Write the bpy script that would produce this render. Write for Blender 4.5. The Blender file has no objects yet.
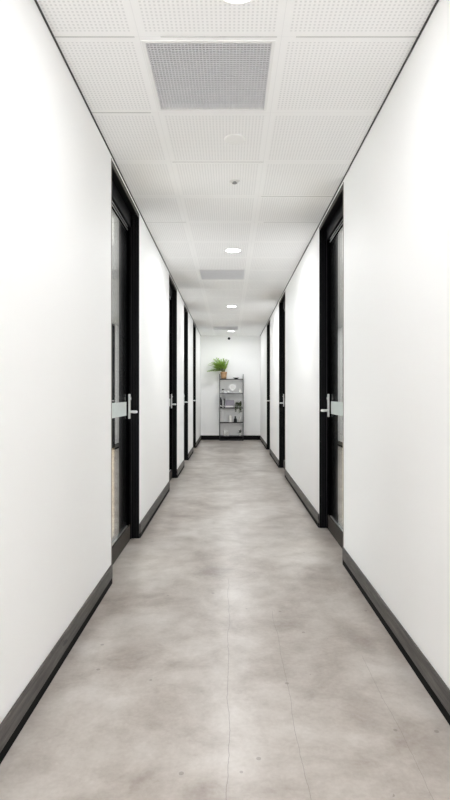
import bpy, bmesh, math, random
from mathutils import Vector, Matrix

SC = bpy.context.scene
COL = SC.collection
PI = math.pi

# ------------------------------------------------------------------ measures
F = 529.0                       # focal length in pixels (450 x 800 picture)
CAM_Z = 1.187                    # lens height
CEIL = 2.69
XL, XR = -0.743, 0.797          # corridor faces of the two walls
YEND = 13.68                    # end wall
YBACK = -2.9                    # open end added behind the camera to let fill light in
WT = 0.15                       # wall thickness

# ------------------------------------------------------------------ camera
cam_d = bpy.data.cameras.new('camera')
cam = bpy.data.objects.new('camera', cam_d)
COL.objects.link(cam)
cam.location = (0, 0, CAM_Z)
cam.rotation_euler = (PI/2, 0, 0)
cam_d.sensor_fit = 'HORIZONTAL'
cam_d.sensor_width = 36.0
cam_d.lens = F/450*36.0
cam_d.shift_x = -4.5/450
cam_d.shift_y = -6.0/450
cam_d.clip_start = 0.05
cam_d.clip_end = 60
SC.camera = cam

# ------------------------------------------------------------------ light
world = bpy.data.worlds.new('daylight')
SC.world = world
world.use_nodes = True
bg = world.node_tree.nodes['Background']
bg.inputs[0].default_value = (.955, .975, 1.0, 1)
bg.inputs[1].default_value = 8.6  # fill light entering by the added back opening and office windows
LAMP_W = 14.6                   # each downlight
SC.view_settings.view_transform = 'Standard'
SC.view_settings.look = 'None'
SC.view_settings.gamma = 1.0
SC.view_settings.use_curve_mapping = False
SC.view_settings.exposure = 0.28
SC.cycles.max_bounces = 14
SC.cycles.diffuse_bounces = 8
SC.cycles.glossy_bounces = 6
SC.cycles.transparent_max_bounces = 16
SC.cycles.sample_clamp_indirect = 6.0

# ------------------------------------------------------------------ helpers
def finish(name, bm, mat, parent=None, smooth=False, bevel=0.0):
    me = bpy.data.meshes.new(name)
    bmesh.ops.recalc_face_normals(bm, faces=bm.faces)
    bm.to_mesh(me); bm.free()
    me.materials.append(mat)
    if smooth:
        for p in me.polygons: p.use_smooth = True
    o = bpy.data.objects.new(name, me)
    COL.objects.link(o)
    if parent is not None: o.parent = parent
    if bevel:
        m = o.modifiers.new('bevel', 'BEVEL'); m.width = bevel; m.segments = 2; m.limit_method = 'ANGLE'
    return o

def box(bm, x0, x1, y0, y1, z0, z1):
    if x0 > x1: x0, x1 = x1, x0
    if y0 > y1: y0, y1 = y1, y0
    v = [bm.verts.new(p) for p in ((x0,y0,z0),(x1,y0,z0),(x1,y1,z0),(x0,y1,z0),(x0,y0,z1),(x1,y0,z1),(x1,y1,z1),(x0,y1,z1))]
    for f in ((0,3,2,1),(4,5,6,7),(0,1,5,4),(1,2,6,5),(2,3,7,6),(3,0,4,7)):
        bm.faces.new([v[i] for i in f])

def lathe(bm, prof, cx=0, cy=0, seg=32):
    """Turn a profile of (radius, z) points about the vertical through cx, cy."""
    rings = []
    for r, z in prof:
        if r < 1e-6: rings.append([bm.verts.new((cx, cy, z))])
        else: rings.append([bm.verts.new((cx+r*math.cos(2*PI*k/seg), cy+r*math.sin(2*PI*k/seg), z)) for k in range(seg)])
    for a, b in zip(rings, rings[1:]):
        for k in range(seg):
            k2 = (k+1) % seg
            if len(a) == 1 and len(b) == 1: continue
            if len(a) == 1: bm.faces.new((a[0], b[k], b[k2]))
            elif len(b) == 1: bm.faces.new((a[k], a[k2], b[0]))
            else: bm.faces.new((a[k], a[k2], b[k2], b[k]))

def tube(bm, pts, rad, seg=10):
    pts = [Vector(p) for p in pts]
    rs = rad if isinstance(rad, (list, tuple)) else [rad]*len(pts)
    rings = []; up = None
    for i, p in enumerate(pts):
        d = (pts[min(i+1, len(pts)-1)] - pts[max(i-1, 0)]).normalized()
        if up is None:
            up = Vector((0,0,1)) if abs(d.z) < .9 else Vector((1,0,0))
        a = d.cross(up).normalized(); b = a.cross(d).normalized(); up = b
        rings.append([bm.verts.new(p + rs[i]*(math.cos(2*PI*k/seg)*a + math.sin(2*PI*k/seg)*b)) for k in range(seg)])
    for r0, r1 in zip(rings, rings[1:]):
        for k in range(seg):
            bm.faces.new((r0[k], r0[(k+1)%seg], r1[(k+1)%seg], r1[k]))
    bm.faces.new(rings[0]); bm.faces.new(rings[-1])

def leaf(bm, base, direction, length, width, droop=0.3, n=4, fold=0.25, roll=None):
    """A folded, tapering leaf blade."""
    d = Vector(direction).normalized()
    side = d.cross(Vector((0,0,1)))
    if side.length < 1e-3: side = Vector((1,0,0))
    side.normalize()
    if roll: side = Matrix.Rotation(roll, 3, d) @ side
    nrm = side.cross(d).normalized()
    p = Vector(base); rows = []
    for i in range(n+1):
        t = i/n
        w = width*math.sin(PI*min(1, .12+.88*t))**.8*.5 if i < n else 0
        rows.append((p.copy(), w))
        d = (d + Vector((0,0,-droop/n))).normalized()
        p = p + d*length/n
    prev = None
    for q, w in rows:
        if w <= 1e-5: cur = [bm.verts.new(q)]
        else: cur = [bm.verts.new(q - side*w + nrm*w*fold), bm.verts.new(q), bm.verts.new(q + side*w + nrm*w*fold)]
        if prev:
            if len(cur) == 3:
                bm.faces.new((prev[0], prev[1], cur[1], cur[0])); bm.faces.new((prev[1], prev[2], cur[2], cur[1]))
            else:
                bm.faces.new((prev[0], prev[1], cur[0])); bm.faces.new((prev[1], prev[2], cur[0]))
        prev = cur

def new(): return bmesh.new()

def thing(name, label, cat, loc=(0,0,0), group=None, kind=None):
    o = bpy.data.objects.new(name, None); COL.objects.link(o)
    o.location = loc; o.empty_display_size = .05
    return tag(o, label, cat, group, kind)

def tag(o, label=None, cat=None, group=None, kind=None):
    if label: o['label'] = label
    if cat: o['category'] = cat
    if group: o['group'] = group
    if kind: o['kind'] = kind
    return o

def copy_tree(src, parent=None):
    c = src.copy(); COL.objects.link(c)
    if parent is not None: c.parent = parent
    for ch in list(src.children):
        copy_tree(ch, c)
    return c

# ------------------------------------------------------------------ materials
def s2l(c):
    return tuple(((v/255)/12.92 if v/255 <= .04045 else (((v/255)+.055)/1.055)**2.4) for v in c) + (1,)

class NT:
    def __init__(s, name):
        s.m = bpy.data.materials.new(name); s.m.use_nodes = True
        s.t = s.m.node_tree; s.b = s.t.nodes['Principled BSDF']; s.out = s.t.nodes['Material Output']
    def n(s, typ, **kw):
        nd = s.t.nodes.new(typ)
        for k, v in kw.items(): setattr(nd, k, v)
        return nd
    def l(s, a, b): s.t.links.new(a, b)
    def math(s, op, a, b=None, c=None):
        nd = s.n('ShaderNodeMath', operation=op)
        for i, v in enumerate((a, b, c)):
            if v is None: continue
            if isinstance(v, (int, float)): nd.inputs[i].default_value = v
            else: s.l(v, nd.inputs[i])
        return nd.outputs[0]
    def mix(s, fac, a, b):
        nd = s.n('ShaderNodeMix', data_type='RGBA')
        for sock, v in ((nd.inputs[0], fac), (nd.inputs[6], a), (nd.inputs[7], b)):
            if isinstance(v, (int, float, tuple)): sock.default_value = v
            else: s.l(v, sock)
        return nd.outputs[2]
    def coords(s, scale=(1,1,1)):
        tc = s.n('ShaderNodeTexCoord'); mp = s.n('ShaderNodeMapping')
        mp.inputs['Scale'].default_value = scale
        s.l(tc.outputs['Object'], mp.inputs[0]); return mp.outputs[0]
    def noise(s, vec, scale, detail=4, rough=.55, dist=0):
        nd = s.n('ShaderNodeTexNoise')
        s.l(vec, nd.inputs['Vector']); nd.inputs['Scale'].default_value = scale
        nd.inputs['Detail'].default_value = detail; nd.inputs['Roughness'].default_value = rough
        nd.inputs['Distortion'].default_value = dist
        return nd.outputs['Fac']
    def ramp(s, fac, stops):
        nd = s.n('ShaderNodeValToRGB'); e = nd.color_ramp.elements
        while len(e) < len(stops): e.new(.5)
        for el, (p, c) in zip(e, stops): el.position = p; el.color = c
        s.l(fac, nd.inputs[0]); return nd.outputs[0]
    def bump(s, h, strength, dist=.01):
        nd = s.n('ShaderNodeBump'); nd.inputs['Strength'].default_value = strength
        nd.inputs['Distance'].default_value = dist
        s.l(h, nd.inputs['Height']); s.l(nd.outputs[0], s.b.inputs['Normal'])

def plain(name, rgb, rough=.5, metal=0, var=.06, scale=20, spec=.5):
    t = NT(name)
    c = s2l(rgb)
    f = t.noise(t.coords(), scale)
    lo = tuple(v*(1-var) for v in c[:3])+(1,); hi = tuple(min(1, v*(1+var)) for v in c[:3])+(1,)
    t.l(t.mix(f, lo, hi), t.b.inputs['Base Color'])
    t.b.inputs['Roughness'].default_value = rough; t.b.inputs['Metallic'].default_value = metal
    t.b.inputs['Specular IOR Level'].default_value = spec
    return t.m

M = {}
# painted plaster
t = NT('wall_paint')
f = t.noise(t.coords((1,1,.6)), 1.1, 3)
t.l(t.mix(f, (.925,.926,.92,1), (.94,.941,.935,1)), t.b.inputs['Base Color'])
t.b.inputs['Roughness'].default_value = .55; t.b.inputs['Specular IOR Level'].default_value = .35
t.bump(t.noise(t.coords(), 180, 2), .06, .002)
M['wall'] = t.m
M['floor_tone'] = plain('pale_floor_tone', (214,196,168), .6, var=.1, scale=8)  # beige panel standing in for the pale floor seen in the door glass
M['charcoal'] = plain('unlit_office_shade', (44,45,47), .8, spec=.1)  # dark colour standing in for the unlit office behind the glass
M['office_wall'] = plain('office_paint', (240,239,236), .7, var=.02, scale=2)

M['carpet'] = plain('beige_carpet', (206,192,172), .95, var=.08, scale=60)

# perforated ceiling tiles: 0.6 m modules, square holes 20 mm apart, plain border
TX0, TY0 = -0.381, 2.226
t = NT('perforated_tile')
tc = t.n('ShaderNodeTexCoord'); sp = t.n('ShaderNodeSeparateXYZ'); t.l(tc.outputs['Object'], sp.inputs[0])
def tile_coord(s, origin):
    a = t.math('SUBTRACT', s, origin); a = t.math('DIVIDE', a, .6); a = t.math('FRACT', a)
    return t.math('MULTIPLY', a, .6)
u = tile_coord(sp.outputs[0], TX0-6.0); v = tile_coord(sp.outputs[1], TY0-12.0)
def hole(a):
    b = t.math('FRACT', t.math('DIVIDE', t.math('ADD', a, .0091), .0182))
    return t.math('LESS_THAN', t.math('ABSOLUTE', t.math('SUBTRACT', b, .5)), .24)
def inside(a, m):
    return t.math('LESS_THAN', t.math('ABSOLUTE', t.math('SUBTRACT', a, .3)), .3-m)
hl = t.math('MULTIPLY', t.math('MULTIPLY', hole(u), hole(v)), t.math('MULTIPLY', inside(u, .030), inside(v, .033)))
edge = t.math('SUBTRACT', 1.0, t.math('MULTIPLY', inside(u, .0012), inside(v, .0012)))
c = t.mix(hl, (.93,.93,.925,1), (.77,.77,.77,1))
c = t.mix(edge, c, (.84,.84,.84,1))
t.l(c, t.b.inputs['Base Color']); t.b.inputs['Roughness'].default_value = .8
t.b.inputs['Specular IOR Level'].default_value = .2
M['tile'] = t.m

# polished concrete with clouds, fine speckle and two hairline cracks along the corridor
t = NT('polished_concrete')
co = t.coords((1,1,1))
n1 = t.noise(co, 1.5, 6, .6, .5); n2 = t.noise(co, 5.5, 6, .62, .3); n3 = t.noise(co, 60, 3, .6)
blend = t.math('ADD', t.math('MULTIPLY', n1, .56), t.math('ADD', t.math('MULTIPLY', n2, .34), t.math('MULTIPLY', n3, .10)))
c = t.ramp(blend, [(.34, s2l((136,124,116))), (.45, s2l((167,158,150))), (.54, s2l((187,180,173))), (.66, s2l((208,203,198)))])
tc = t.n('ShaderNodeTexCoord'); sp = t.n('ShaderNodeSeparateXYZ'); t.l(tc.outputs['Object'], sp.inputs[0])
wob = t.math('MULTIPLY', t.math('SUBTRACT', t.noise(t.coords((0,1,0)), 3.0, 5, .6), .5), .05)
def crack(x, y0, y1, w, ph):
    d = t.math('ABSOLUTE', t.math('SUBTRACT', t.math('ADD', sp.outputs[0], t.math('MULTIPLY', wob, ph)), x))
    on = t.math('LESS_THAN', d, w)
    return t.math('MULTIPLY', on, t.math('MULTIPLY', t.math('GREATER_THAN', sp.outputs[1], y0), t.math('LESS_THAN', sp.outputs[1], y1)))
ck = t.math('MAXIMUM', crack(-.005, 1.0, 3.4, .0011, 1.0), t.math('MAXIMUM', crack(.235, 1.0, 2.9, .0008, -.8), crack(.60, 1.4, 2.4, .0007, .7)))
c = t.mix(t.math('MULTIPLY', ck, .6), c, s2l((112,104,98)))
vor = t.n('ShaderNodeTexVoronoi'); t.l(co, vor.inputs['Vector']); vor.inputs['Scale'].default_value = 9.0
spk = t.math('MULTIPLY', t.math('LESS_THAN', vor.outputs['Distance'], .075), t.math('GREATER_THAN', t.noise(co, 2.3, 2), .50))
c = t.mix(t.math('MULTIPLY', spk, .5), c, s2l((110,102,96)))
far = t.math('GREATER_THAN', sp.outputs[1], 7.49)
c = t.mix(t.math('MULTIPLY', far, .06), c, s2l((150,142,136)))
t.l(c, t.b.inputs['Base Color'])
r = t.math('ADD', t.math('MULTIPLY', n2, .06), .280); t.l(r, t.b.inputs['Roughness'])
t.b.inputs['Specular IOR Level'].default_value = .5
M['concrete'] = t.m

# dark stained timber skirting, grain along the corridor
t = NT('stained_timber')
g = t.noise(t.coords((14,.9,14)), 5, 6, .65, .4); k = t.noise(t.coords((4,1.6,6)), 3.1, 3, .5)
c = t.ramp(g, [(.3, s2l((40,37,35))), (.5, s2l((74,70,67))), (.7, s2l((104,100,96)))])
kn = t.math('GREATER_THAN', k, .71)
c = t.mix(t.math('MULTIPLY', kn, .75), c, s2l((25,23,22)))
t.l(c, t.b.inputs['Base Color']); t.b.inputs['Roughness'].default_value = .5
M['timber'] = t.m
M['timber_dark'] = plain('dark_timber', (58,53,48), .6, var=.25, scale=40, spec=.2)
M['rubber'] = plain('black_rubber', (10,10,10), .7, spec=.1)
M['black'] = plain('black_powder_coat', (5,5,6), .48, var=.1, scale=60, spec=.13)
M['blackmatt'] = plain('black_leaf_paint', (5,5,6), .8, var=.1, scale=60, spec=0.0)
M['blackgloss'] = plain('black_backing', (9,10,11), .16, spec=.10)
M['shadow_gap'] = plain('grey_shadow_angle', (58,58,58), .6)
M['header'] = plain('grey_header_angle', (92,88,84), .6, spec=.15)
M['alu'] = plain('brushed_aluminium', (190,192,192), .32, metal=1, scale=90)
M['chrome'] = plain('satin_chrome', (226,227,226), .4, metal=.15)
M['joint'] = plain('joint_grey', (158,157,156), .7)
M['bead'] = plain('grey_edge_bead', (140,134,128), .5)
M['vent_grid'] = plain('vent_grid_grey', (228,228,230), .5)
M['vent_back'] = plain('vent_plenum_grey', (128,128,130), .8)
M['vent_frame'] = plain('vent_frame_white', (238,238,237), .5, var=.01)
M['white'] = plain('white_enamel', (242,242,240), .45, var=.02)
M['glaze'] = plain('white_glaze', (236,235,232), .25, var=.02)
M['dimwhite'] = plain('offwhite_ceramic', (222,221,218), .4, var=.03)
M['terracotta'] = plain('terracotta', (196,158,120), .75, var=.1, scale=35)
M['soil'] = plain('potting_soil', (52,42,34), .95, var=.4, scale=120)
M['fern'] = plain('fern_green', (162,196,86), .5, var=.6, scale=26)
M['olive'] = plain('olive_leaf', (82,92,62), .5, var=.4, scale=22)
M['darkleaf'] = plain('dark_leaf', (54,62,50), .45, var=.3, scale=22)
M['stem'] = plain('plant_stem', (92,104,58), .6)
M['shelf'] = plain('shelf_black', (36,35,36), .6)
M['bookblack'] = plain('binder_black', (24,24,26), .55)
M['bookgrey'] = plain('binder_charcoal', (66,64,66), .6)
M['bookwhite'] = plain('binder_white', (225,224,222), .6)
M['boxgrey'] = plain('box_grey_mauve', (150,145,155), .7, var=.05, scale=60)
M['sprinkler'] = plain('sprinkler_metal', (150,150,150), .35, metal=.8)

t = NT('frosted_film')
f = t.noise(t.coords(), 24, 3)
t.l(t.mix(f, s2l((188,196,193)), s2l((208,215,212))), t.b.inputs['Base Color'])
t.b.inputs['Roughness'].default_value = .6
M['frost'] = t.m

t = NT('door_glass')                      # clear pane: reflects more the flatter one looks along it
lw = t.n('ShaderNodeLayerWeight'); lw.inputs[0].default_value = .5
fr = t.math('ADD', t.math('MULTIPLY', t.math('POWER', lw.outputs['Facing'], 5), .67), .33)
tr = t.n('ShaderNodeBsdfTransparent'); tr.inputs[0].default_value = (.93,.94,.93,1)
gl = t.n('ShaderNodeBsdfGlossy'); gl.inputs['Roughness'].default_value = 0.0; gl.inputs['Color'].default_value = (.97,.98,.97,1)
mx = t.n('ShaderNodeMixShader'); t.l(fr, mx.inputs[0]); t.l(tr.outputs[0], mx.inputs[1]); t.l(gl.outputs[0], mx.inputs[2])
t.l(mx.outputs[0], t.out.inputs[0])
M['glass'] = t.m

t = NT('lamp_diffuser')
t.b.inputs['Base Color'].default_value = (1,1,1,1)
t.b.inputs['Emission Color'].default_value = (1,.99,.97,1); t.b.inputs['Emission Strength'].default_value = 9
M['lens'] = t.m

# ------------------------------------------------------------------ the setting
DOORS_L = [(3.317, 4.357), (6.49, 7.48), (8.60, 9.48), (10.76, 11.67)]
DOORS_R = [(3.69, 4.70), (7.56, 8.52), (10.40, 11.30)]
HEAD = 2.667                     # top of the door openings
OFF = 2.6                        # depth of the offices behind the walls

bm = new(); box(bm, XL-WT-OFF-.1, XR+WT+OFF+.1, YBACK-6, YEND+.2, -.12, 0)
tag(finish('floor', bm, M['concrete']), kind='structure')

VX0, VX1 = -0.375, 0.195         # opening of the vents
VENTS = [2.248, 6.39, 11.78]; VL = .558
xs = [XL-WT-OFF-.1, VX0, VX1, XR+WT+OFF+.1]
bm = new()
ys = [YBACK]
for y in VENTS: ys += [y, y+VL]
ys.append(YEND+.2)
for i, (a, b) in enumerate(zip(ys, ys[1:])):
    if i % 2 == 0: box(bm, xs[0], xs[3], a, b, CEIL, CEIL+.1)
    else: box(bm, xs[0], xs[1], a, b, CEIL, CEIL+.1); box(bm, xs[2], xs[3], a, b, CEIL, CEIL+.1)
ceil = tag(finish('ceiling', bm, M['tile']), kind='structure')
# tile joints that stand open as dark lines
bm = new()
for x0, x1, k in ((XL, -.40, 0), (-.29, .02, 0), (.02, .2, 0), (.28, XR, 0), (XL, -.42, 1), (-.37, -.1, 2), (-.1, .22, 2), (.24, XR, 3), (.3, XR, 4), (XL, -.38, 4)):
    y = TY0+.6*k; box(bm, x0, x1, y-.0013, y+.0013, CEIL-.0012, CEIL+.001)
finish('tile_joint', bm, M['joint'], ceil)
tag(bm and ceil, kind='structure')

def side_wall(name, x0, x1, doors):
    bm = new(); y = YBACK
    for a, b in doors:
        box(bm, x0, x1, y, a, 0, CEIL); box(bm, x0, x1, a, b, HEAD+.0, CEIL); y = b
    box(bm, x0, x1, y, YEND, 0, CEIL)
    return tag(finish(name, bm, M['wall']), kind='structure')
side_wall('wall_left', XL-WT, XL, DOORS_L)
side_wall('wall_right', XR, XR+WT, DOORS_R)
bm = new(); box(bm, XL-WT-OFF-.1, XR+WT+OFF+.1, YEND, YEND+.15, 0, CEIL)
tag(finish('wall_end', bm, M['wall']), kind='structure')
# offices behind the glazed doors
def offices(name, xa, xb, xo, cuts, dark):
    """Outer wall with window openings added to every office for fill light, and the partitions between them."""
    bm = new(); x1 = xo+(.1 if xo > 0 else -.1)
    box(bm, xo, x1, YBACK, YEND, 0, .12); box(bm, xo, x1, YBACK, YEND, 2.6, CEIL)
    y = YBACK
    for c0, c1 in zip(cuts, cuts[1:]):
        box(bm, xo, x1, y, c0+.3, .12, 2.6); y = c1-.3
    box(bm, xo, x1, y, YEND, .12, 2.6)
    for i, y in enumerate(cuts):
        if i != dark: box(bm, xa, xb, y-.05, y+.05, 0, CEIL)
    tag(finish(name, bm, M['office_wall']), kind='structure')
    y = cuts[dark]; o = None
    for z0, z1, m in ((.64, CEIL, 'charcoal'), (.006, .64, 'floor_tone')):  # upper part painted as a dark room, lower part stands in for pale floor
        bm = new(); box(bm, xa, xb, y-.05, y+.05, z0, z1)
        o = finish('floor_stand_in' if o else name.replace('office', 'partition'), bm, M[m], o)
        if z1 == CEIL: tag(o, kind='structure')
offices('wall_office_left', XL-WT, XL-WT-OFF, XL-WT-OFF, (YBACK+.05, 2.2, 5.4, 8.04, 10.1, 12.9), 2)
offices('wall_office_right', XR+WT, XR+WT+OFF, XR+WT+OFF, (YBACK+.05, 2.5, 6.1, 9.5, 12.6), 2)
for name, x0, x1 in (('floor_office_left', XL-WT-OFF, XL-WT), ('floor_office_right', XR+WT, XR+WT+OFF)):
    bm = new(); box(bm, x0, x1, YBACK, YEND, 0, .006)
    tag(finish(name, bm, M['carpet']), kind='structure')

# skirting
def skirting(name, x, s, doors):
    """s: +1 when the board stands out towards +x."""
    bm = new(); bs = new(); y = YBACK
    for a, b in list(doors)+[(YEND-.012, None)]:
        box(bm, x, x+s*.010, y, a, .038, .119); box(bs, x, x+s*.0085, y, a, 0, .038)
        y = b
    o = tag(finish(name, bm, M['timber'], bevel=.002), kind='structure')
    finish('base_strip', bs, M['rubber'], o)
skirting('baseboard_left', XL, 1, DOORS_L)
skirting('baseboard_right', XR, -1, DOORS_R)
bm = new(); box(bm, XL, XR, YEND-.012, YEND, 0, .115)
tag(finish('baseboard_end', bm, M['black']), kind='structure')

# dark angle where walls meet the ceiling
for name, x, s in (('trim_1', XL, 1), ('trim_2', XR, -1)):
    bm = new(); box(bm, x, x+s*.007, YBACK, YEND, CEIL-.006, CEIL)
    tag(finish(name, bm, M['shadow_gap']), kind='structure')

# ------------------------------------------------------------------ glazed doors
def make_door(name, xw, s, y0, y1):
    """Full-height glazed door set back in its opening. xw: corridor face; s: -1 left wall, +1 right wall."""
    w = y1-y0
    root = bpy.data.objects.new(name, None); COL.objects.link(root)
    root.location = (xw, y0, 0); root['kind'] = 'structure'
    def bx(bm, u0, u1, v0, v1, z0, z1): box(bm, s*u0, s*u1, v0, v1, z0, z1)
    R = .074                                    # front face of the leaf
    bm = new()
    bx(bm, 0, WT, w-.012, w, 0, HEAD); bx(bm, 0, WT, 0, .012, 0, HEAD)
    bx(bm, 0, WT, .012, w-.012, HEAD-.012, HEAD)
    bx(bm, R-.012, R+.06, w-.03, w-.012, 0, HEAD-.012); bx(bm, R-.012, R+.06, .012, .03, 0, HEAD-.012)
    bx(bm, R-.012, R+.06, .03, w-.03, 2.545, HEAD-.012)
    for u in (.018, .040): bx(bm, u, u+.006, w-.017, w-.012, 0, HEAD-.012)   # grooves and ribs of the jamb
    fr = finish('door_frame', bm, M['black'], root, bevel=.0015)
    bm = new(); bx(bm, -.003, 0, 0, .012, .12, HEAD); bx(bm, -.003, 0, 0, .012, 0, .12)
    finish('edge_bead', bm, M['bead'], fr)
    bm = new(); bx(bm, .001, .008, .012, w-.012, HEAD-.028, HEAD-.012)
    finish('header_angle', bm, M['header'], fr)
    bm = new()
    bx(bm, R, R+.045, .03, .12, .006, 2.54)              # hinge stile
    bx(bm, R, R+.045, w-.135, w-.03, .006, 2.54)         # lock stile
    bx(bm, R, R+.045, .12, w-.135, 2.495, 2.54)          # top rail
    bx(bm, R, R+.045, .12, w-.135, .006, .135)           # bottom rail
    lf = finish('door_leaf', bm, M['blackmatt'], root, bevel=.0015)
    bm = new(); bx(bm, R+.006, R+.040, w-.425, w-.135, .135, 2.495)
    finish('stile_panel', bm, M['blackgloss'], lf)
    bm = new(); bx(bm, R+.006, R+.014, .118, w-.424, .133, 2.497)
    finish('glass_pane', bm, M['glass'], lf)
    bm = new(); bx(bm, R+.0045, R+.006, .12, w-.14, 1.016, 1.124)
    o = finish('frosted_band', bm, M['frost'], lf); o['label'] = 'pale frosted band across the glass'
    bm = new()
    bx(bm, R-.004, R+.004, .12, w-.13, 2.497, 2.503); bx(bm, R-.004, R+.004, .12, w-.13, 2.522, 2.527)
    bx(bm, R-.004, R+.006, .12, w-.135, .132, .139)
    finish('glazing_bead', bm, M['alu'], lf)
    bm = new(); bx(bm, R-.010, R, .03, w-.06, .004, .128)
    finish('kick_board', bm, M['timber_dark'], lf)
    # lever handle on its long plate
    bm = new(); v = w-.072
    bx(bm, R-.012, R, v-.022, v+.022, .987, 1.187)
    h = finish('lever_handle', bm, M['chrome'], lf, bevel=.004)
    bm = new()
    tube(bm, [(s*(R-.01), v, 1.043), (s*.024, v, 1.043), (s*.013, v-.004, 1.043), (s*.009, v-.018, 1.043), (s*.009, v-.07, 1.043), (s*.011, v-.118, 1.043)],
         [.011, .011, .0115, .0115, .0105, .009], 14)
    bm2 = bm
    tube(bm2, [(s*(R-.012), v, 1.150), (s*(R-.020), v, 1.150)], .011, 16)
    me = bpy.data.meshes.new('lever'); bmesh.ops.recalc_face_normals(bm2, faces=bm2.faces); 
    # the lever is one piece with its plate
    tmp = bmesh.new(); tmp.from_mesh(h.data); bm2.to_mesh(me); bm2.free(); tmp.from_mesh(me)
    tmp.to_mesh(h.data); tmp.free(); bpy.data.meshes.remove(me)
    return root
n = 0
for a, b in DOORS_L: n += 1; make_door('door_%d' % n, XL, -1, a, b)
for a, b in DOORS_R: n += 1; make_door('door_%d' % n, XR, 1, a, b)

# ------------------------------------------------------------------ ceiling fittings
def make_vent(y0):
    r = thing('ceiling_vent', '', 'vent', ((VX0+VX1)/2, y0+VL/2, CEIL), 'grey egg-crate vents in the ceiling')
    hx, hy = (VX1-VX0)/2, VL/2
    bm = new()
    box(bm, -hx, -hx+.014, -hy, hy, -.003, .04); box(bm, hx-.014, hx, -hy, hy, -.003, .04)
    box(bm, -hx+.014, hx-.014, -hy, -hy+.014, -.003, .04); box(bm, -hx+.014, hx-.014, hy-.014, hy, -.003, .04)
    finish('frame', bm, M['vent_frame'], r)
    bm = new(); p = .0152
    n = int((2*hx-.028)/p)
    for k in range(1, n+1):
        x = -hx+.014+(2*hx-.028)*k/(n+1); box(bm, x-.0017, x+.0017, -hy+.014, hy-.014, .001, .007)
    n = int((2*hy-.028)/p)
    for k in range(1, n+1):
        y = -hy+.014+(2*hy-.028)*k/(n+1); box(bm, -hx+.014, hx-.014, y-.0017, y+.0017, .0012, .0068)
    finish('grille', bm, M['vent_grid'], r)
    bm = new(); box(bm, -hx+.014, hx-.014, -hy+.014, hy-.014, .03, .04)
    finish('plenum', bm, M['vent_back'], r)
    return r
v0 = make_vent(VENTS[0])
v0['label'] = 'large grey egg-crate vent in the ceiling nearest the camera'
for y, lab in ((VENTS[1], 'grey egg-crate vent in the ceiling behind the second downlight, halfway along the corridor'),
               (VENTS[2], 'small-looking grey egg-crate vent in the ceiling close to the end wall')):
    c = copy_tree(v0); c.location = ((VX0+VX1)/2, y+VL/2, CEIL); c['label'] = lab

def make_downlight(loc):
    r = thing('downlight', '', 'ceiling light', loc, 'round downlights along the corridor')
    bm = new(); lathe(bm, [(.074, -.001), (.076, -.005), (.083, -.005), (.087, 0), (.087, .002), (.074, .002), (.074, -.001)], seg=48)
    finish('trim_ring', bm, M['white'], r, smooth=True)
    bm = new(); lathe(bm, [(0, -.0035), (.074, -.0035), (.074, .0), (0, .0)], seg=48)
    finish('diffuser', bm, M['lens'], r)
    ld = bpy.data.lights.new('downlight_beam', 'AREA'); ld.shape = 'DISK'; ld.size = .13; ld.energy = LAMP_W; ld.spread = PI
    ld.color = (.955, .975, 1)
    lo = bpy.data.objects.new('downlight_beam', ld); COL.objects.link(lo); lo.parent = r; lo.location = (0, 0, -.007)
    return r
LX = .036
d0 = make_downlight((LX-.006, 1.955, CEIL))
d0['label'] = 'glowing round downlight cut off by the top edge of the photo'
def dim(root, f):
    for ch in root.children:
        if ch.type == 'LIGHT':
            ch.data = ch.data.copy(); ch.data.energy = LAMP_W*f
for y, lab, f in ((5.53, 'glowing round downlight in front of the middle vent', 1.02),
               (9.07, 'glowing round downlight between the middle vent and the far vent', 1.12),
               (12.62, 'glowing round downlight beside the far vent, closest to the end wall', .74)):
    c = copy_tree(d0); c.location = (LX, y, CEIL); c['label'] = lab; dim(c, f)
dim(d0, .40)

bm = new(); lathe(bm, [(0, -.006), (.052, -.006), (.062, -.003), (.064, 0), (0, 0)], seg=48)
o = finish('ceiling_cover_plate', bm, M['white'], smooth=True); o.location = (.033, 3.12, CEIL)
tag(o, 'flush round white cover plate in the ceiling behind the large vent', 'cover plate')

r = thing('sprinkler_head', 'small grey sprinkler head under the ceiling behind the round cover plate', 'sprinkler', (.036, 3.73, CEIL))
bm = new(); lathe(bm, [(0, -.007), (.030, -.007), (.036, -.002), (.036, 0), (0, 0)], seg=32)
finish('escutcheon', bm, M['dimwhite'], r, smooth=True)
bm = new(); lathe(bm, [(.010, -.006), (.010, -.010), (.006, -.012), (.006, -.015), (.018, -.016), (.018, -.018), (0, -.018)], seg=24)
for k in (-1, 1): tube(bm, [(k*.009, 0, -.008), (k*.013, 0, -.012), (k*.005, 0, -.016)], .002, 8)
finish('deflector', bm, M['sprinkler'], r)

r = thing('wall_sensor', 'small black dome sensor high on the white end wall', 'sensor', (-.012, YEND, 2.622))
bm = new(); lathe(bm, [(0, 0), (.034, 0), (.034, .008), (.030, .012), (0, .012)], seg=32)
bmesh.ops.rotate(bm, verts=bm.verts, matrix=Matrix.Rotation(PI/2, 3, 'X'))
finish('mount', bm, M['black'], r)
bm = new(); lathe(bm, [(.029, .012), (.027, .024), (.019, .034), (0, .039)], seg=32)
bmesh.ops.rotate(bm, verts=bm.verts, matrix=Matrix.Rotation(PI/2, 3, 'X'))
finish('dome', bm, M['blackgloss'], r, smooth=True)

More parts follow.
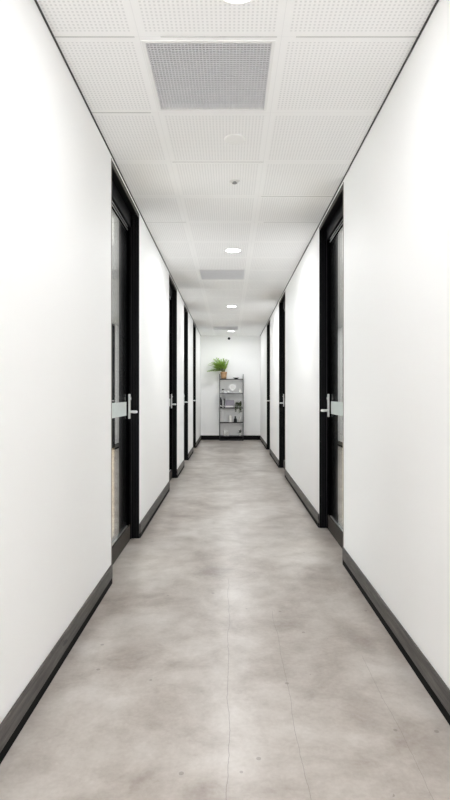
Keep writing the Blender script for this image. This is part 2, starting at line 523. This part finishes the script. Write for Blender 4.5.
# ------------------------------------------------------------------ shelf rack on the end wall
SX0, SX1 = -.258, .356          # outer faces of the posts
SY0, SY1 = 13.455, 13.660
SYC = (SY0+SY1)/2
LEVELS = [1.573, 1.203, .838, .466, .118]      # tops of the shelves
rack = thing('shelf_rack', 'narrow black metal shelf rack with five shelves against the end wall', 'shelf', ((SX0+SX1)/2, SYC, 0))
hx, hy = (SX1-SX0)/2, (SY1-SY0)/2
for sx in (-1, 1):
    for sy in (-1, 1):
        bm = new(); box(bm, sx*hx, sx*(hx-.014), sy*hy, sy*(hy-.014), 0, 1.695 if sy < 0 else 1.66)
        finish('post', bm, M['shelf'], rack)
for z in LEVELS:
    bm = new(); box(bm, -hx+.004, hx-.004, -hy+.004, hy-.002, z-.019, z)
    finish('shelf_board', bm, M['shelf'], rack, bevel=.002)
bm = new(); box(bm, -hx, hx, -hy, -hy+.018, .0, .030); box(bm, -hx, hx, hy-.018, hy, .0, .030)
finish('foot_rail', bm, M['shelf'], rack)
for sx in (-1, 1):
    for z in (1.66, 1.4, 1.02, .65, .29):
        bm = new(); box(bm, sx*hx, sx*(hx-.012), -hy+.02, hy-.02, z-.012, z)
        finish('side_bar', bm, M['shelf'], rack)

def X(px, y=13.45): return (px-229.5)*y/F
E = .0005
random.seed(7)
# fern in a terracotta pot on top
fx, fy, fz = X(223.7), SYC-.02, LEVELS[0]+E
r = thing('potted_fern', 'bright green fern in a tan terracotta pot on the top shelf of the rack', 'plant', (fx, fy, fz))
bm = new(); lathe(bm, [(0, 0), (.066, 0), (.073, .08), (.080, .145), (.084, .147), (.084, .178), (.074, .178), (.072, .150), (0, .150)], seg=40)
finish('pot', bm, M['terracotta'], r, smooth=True)
bm = new(); lathe(bm, [(0, .1505), (.071, .1505), (.05, .160), (0, .166)], seg=24)
finish('soil', bm, M['soil'], r)
bm = new(); bs = new()
for i in range(50):
    a = random.uniform(0, 2*PI); L = random.uniform(.20, .44)
    lean = random.uniform(.1, 1.1)
    d = Vector((math.cos(a)*math.sin(lean), .5*math.sin(a)*math.sin(lean), math.cos(lean)))
    d.x -= .48; d.normalize()
    if d.x > .15: L *= .8
    if d.y > 0: d.y *= .22
    p = Vector((random.uniform(-.03, .03), random.uniform(-.03, .03), .155)); pts = [p.copy()]
    n = 9; droop = random.uniform(.3, 1.5)
    for k in range(n):
        d = (d + Vector((0, 0, -droop/n))).normalized(); p = p + d*L/n
        p.y = min(p.y, .080)
        if p.x < -.03: p.z = max(p.z, .205)
        pts.append(p.copy())
        if k >= 3:
            wl = .058*math.sin(PI*(k+1.5)/(n+3.5)) + .016
            sd = d.cross(Vector((0, 0, 1))); sd.normalize()
            for s in (-1, 1):
                leaf(bm, p, sd*s + d*.65 + Vector((random.uniform(-.3, .3), random.uniform(-.5, 0), random.uniform(.1, .5))), wl, .024, .2, 3)
    tube(bs, pts, [.0028]*(n)+[.001], 5)
finish('fronds', bm, M['fern'], r)
finish('stems', bs, M['stem'], r)

r = thing('dark_dish', 'low dark dish on the right of the top shelf', 'dish', (X(236.3), SYC-.03, LEVELS[0]+E))
bm = new(); lathe(bm, [(0, 0), (.035, 0), (.040, .006), (.082, .026), (.088, .030), (.082, .031), (.04, .012), (0, .010)], seg=40)
finish('bowl', bm, M['bookblack'], r, smooth=True)
bm = new(); lathe(bm, [(.034, 0), (.034, .004), (.030, .004), (.030, 0), (.034, 0)], seg=40)
finish('foot_ring', bm, M['bookgrey'], r)

# second shelf
z = LEVELS[1]+E
def leafy_pot(name, label, loc, prof, potmat, leafmat, n, L, W, lean0, lean1, droop, squash=1.0, bias=0.0):
    r = thing(name, label, 'plant', loc)
    top = max(p[1] for p in prof)
    bm = new(); lathe(bm, prof, seg=36); finish('pot', bm, potmat, r, smooth=True)
    bm = new(); rr = prof[-1][0]
    lathe(bm, [(0, top-.008), (max(p[0] for p in prof)*.80, top-.008), (0, top-.004)], seg=20); finish('soil', bm, M['soil'], r)
    bm = new()
    for i in range(n):
        a = 2*PI*i/n*2.39996 + random.uniform(-.3, .3); le = random.uniform(lean0, lean1)
        d = Vector((math.cos(a)*math.sin(le)+bias, squash*math.sin(a)*math.sin(le), math.cos(le)))
        leaf(bm, (random.uniform(-.01, .01), random.uniform(-.01, .01), top-.008), d, L*random.uniform(.7, 1.1), W, droop, 5)
    finish('leaves', bm, leafmat, r)
    return r
def pot_profile(rb, rt, h, t=.004):
    return [(0, 0), (rb, 0), (rt, h), (rt-t, h), (rt-t-.002, h-.012), (0, h-.012)]
leafy_pot('potted_succulent', 'small dark-leaved plant in a low white pot at the left of the second shelf', (X(222.6), SYC-.03, z),
          pot_profile(.028, .038, .075), M['glaze'], M['darkleaf'], 15, .068, .022, .3, 1.2, .4, .7)
r = thing('white_cup', 'small white cup beside the dark-leaved plant on the second shelf', 'cup', (X(228.3), SYC-.045, z))
bm = new(); lathe(bm, [(0, 0), (.022, 0), (.030, .010), (.034, .065), (.031, .066), (.027, .014), (0, .010)], seg=36)
finish('bowl', bm, M['glaze'], r, smooth=True)
bm = new(); tube(bm, [(.031, 0, .052), (.046, 0, .050), (.052, 0, .036), (.046, 0, .022), (.028, 0, .018)], .004, 8)
finish('handle', bm, M['glaze'], r, smooth=True)

r = thing('table_clock', 'round white clock face on a short stand in the middle of the second shelf', 'clock', (X(232.7), SYC-.03, z))
bm = new(); lathe(bm, [(0, -.016), (.082, -.016), (.087, -.010), (.087, .010), (.082, .016), (.078, .012), (0, .012)], seg=56)
bmesh.ops.rotate(bm, verts=bm.verts, matrix=Matrix.Rotation(PI/2, 3, 'X')); bmesh.ops.translate(bm, verts=bm.verts, vec=(0, 0, .160))
finish('face', bm, M['white'], r, smooth=False)
bm = new(); lathe(bm, [(0, .0125), (.055, .0125), (.056, .013), (.050, .0135), (0, .0135)], seg=40)
bmesh.ops.rotate(bm, verts=bm.verts, matrix=Matrix.Rotation(PI/2, 3, 'X')); bmesh.ops.translate(bm, verts=bm.verts, vec=(0, 0, .160))
finish('dial', bm, M['dimwhite'], r)
bm = new(); box(bm, -.04, .04, -.03, .03, 0, .012); box(bm, -.008, .008, -.008, .008, .012, .080)
finish('stand', bm, M['glaze'], r, bevel=.002)

r = thing('white_ornament', 'small white rounded ornament at the right end of the second shelf', 'ornament', (X(240.6), SYC-.03, z))
bm = new(); lathe(bm, [(0, 0), (.026, 0), (.044, .020), (.046, .042), (.036, .064), (.020, .074), (0, .077)], seg=32)
finish('body', bm, M['glaze'], r, smooth=True)
bm = new(); lathe(bm, [(0, .068), (.016, .074), (.024, .092), (.017, .108), (0, .114)], cx=-.018, seg=24); 
finish('head', bm, M['glaze'], r, smooth=True)

# third shelf: binders, box, trailing plant
z = LEVELS[2]+E
xb = SX0+.022
for w, h, m, lab in ((.030, .262, 'bookblack', 'tall black binder standing at the left post of the third shelf'),
                     (.026, .215, 'bookgrey', 'charcoal binder second from the left post on the third shelf'),
                     (.024, .205, 'bookwhite', 'white binder standing between the charcoal and black binders'),
                     (.028, .232, 'bookblack', 'black binder standing beside the grey box on the third shelf')):
    r = thing('binder', lab, 'binder', (xb+w/2, SYC-.03, z), 'binders on the third shelf')
    bm = new(); d = .10
    box(bm, -w/2, w/2, -d, -d+.003, 0, h); box(bm, -w/2, -w/2+.003, -d+.003, d, 0, h); box(bm, w/2-.003, w/2, -d+.003, d, 0, h)
    finish('cover', bm, M[m], r)
    bm = new(); box(bm, -w/2+.003, w/2-.003, -d+.003, d-.006, .004, h-.006); finish('pages', bm, M['dimwhite'], r)
    bm = new(); box(bm, -w/2+.005, w/2-.005, -d-.0008, -d, h*.12, h*.24); finish('spine_label', bm, M['bookwhite'] if m != 'bookwhite' else M['bookgrey'], r)
    xb += w+.0015
bx0, bx1 = X(225.2), X(233.9)
r = thing('storage_box', 'grey box with a pale lower band beside the binders', 'box', ((bx0+bx1)/2, SYC-.02, z))
hw = (bx1-bx0)/2
bm = new(); box(bm, -hw, hw, -.11, .11, 0, .16); finish('body', bm, M['boxgrey'], r, bevel=.004)
bm = new(); box(bm, -hw-.003, hw+.003, -.113, .113, .160, .19); finish('lid', bm, M['boxgrey'], r, bevel=.004)
bm = new(); box(bm, -hw+.008, hw-.008, -.1112, -.1099, .012, .050); o = finish('band', bm, M['bookwhite'], r); o['label'] = 'pale lower band'

r = thing('trailing_plant', 'olive green trailing plant hanging over the edge of the third shelf', 'plant', (X(240.0), SYC-.030, z))
prof = pot_profile(.040, .052, .085)
bm = new(); lathe(bm, prof, seg=36); finish('pot', bm, M['dimwhite'], r, smooth=True)
bm = new(); lathe(bm, [(0, .074), (.045, .074), (0, .080)], seg=20); finish('soil', bm, M['soil'], r)
bm = new(); bs = new()
for i in range(17):
    a = random.uniform(-PI, 0) if i > 4 else random.uniform(0, PI)
    p = Vector((random.uniform(-.02, .02), random.uniform(-.02, .01), .078)); pts = [p.copy()]
    hang = i > 6
    d = Vector((.65*math.cos(a), .8*math.sin(a)-.15 if hang else .35*math.sin(a), .75)).normalized()
    L = random.uniform(.22, .36) if hang else random.uniform(.10, .17)
    n = 10
    for k in range(n):
        d = (d + Vector((0, 0, -.34 if hang else -.10))).normalized(); p = p + d*L/n
        p.x = max(-.115, min(.012, p.x)); p.y = min(.03, max(-.19, p.y))
        if p.z < .045 and p.y > -.10:
            if hang: p.y = -.10
            else: p.z = .045
        pts.append(p.copy())
        for s in (-1, 1):
            leaf(bm, p, (random.uniform(-1, 1), random.uniform(-.9, .1), random.uniform(-.5, .5)), random.uniform(.03, .048), .024, .4, 3)
    tube(bs, pts, .0018, 5)
finish('leaves', bm, M['olive'], r); finish('stems', bs, M['stem'], r)

# fourth shelf
z = LEVELS[3]+E
r = thing('white_jar', 'white lidded jar on the fourth shelf', 'jar', (X(230.7), SYC-.03, z))
bm = new(); lathe(bm, [(0, 0), (.050, 0), (.053, .006), (.053, .145), (.048, .150), (0, .150)], seg=40); finish('body', bm, M['glaze'], r, smooth=False)
bm = new(); lathe(bm, [(.0, .150), (.055, .150), (.055, .166), (.05, .170), (0, .171)], seg=40); finish('lid', bm, M['dimwhite'], r)
r = thing('black_bottle', 'squat black bottle on the fourth shelf', 'bottle', (X(235.4), SYC-.03, z))
bm = new(); lathe(bm, [(0, 0), (.036, 0), (.040, .006), (.040, .075), (.032, .095), (.016, .106), (.016, .120), (0, .120)], seg=36); finish('body', bm, M['bookblack'], r, smooth=True)
bm = new(); lathe(bm, [(0, .120), (.019, .120), (.019, .150), (.016, .153), (0, .153)], seg=28); finish('cap', bm, M['black'], r)
bm = new(); lathe(bm, [(0, 0), (.024, 0), (.036, .03), (.034, .07), (.020, .105), (.019, .130), (.024, .140), (.020, .139), (.016, .12), (.016, .108), (0, .100)], seg=36)
o = finish('white_vase', bm, M['dimwhite'], smooth=True); o.location = (X(239.6), SYC-.03, z)
tag(o, 'pale vase beside the black bottle on the fourth shelf', 'vase')

# bottom shelf
z = LEVELS[4]+E
bm = new(); lathe(bm, [(0, 0), (.030, 0), (.034, .006), (.034, .120), (.020, .140), (.018, .158), (.022, .162), (.017, .160), (.015, .145), (0, .140)], seg=36)
o = finish('white_vase', bm, M['glaze'], smooth=True); o.location = (X(224.8), SYC-.03, z)
tag(o, 'tall white vase at the left of the bottom shelf', 'vase')
r = thing('white_candle', 'thick white candle right of the vase on the bottom shelf', 'candle', (X(228.0), SYC-.02, z))
bm = new(); lathe(bm, [(0, 0), (.031, 0), (.032, .004), (.032, .112), (.028, .116), (0, .110)], seg=36); finish('wax', bm, M['dimwhite'], r)
bm = new(); tube(bm, [(0, 0, .109), (.001, 0, .122)], .0015, 6); finish('wick', bm, M['bookblack'], r)
leafy_pot('potted_seedling', 'small plant with drooping dark leaves at the right of the bottom shelf', (X(240.3), SYC-.03, z),
          pot_profile(.030, .042, .070), M['glaze'], M['darkleaf'], 11, .115, .030, .1, .8, 1.3, .5, -.25)
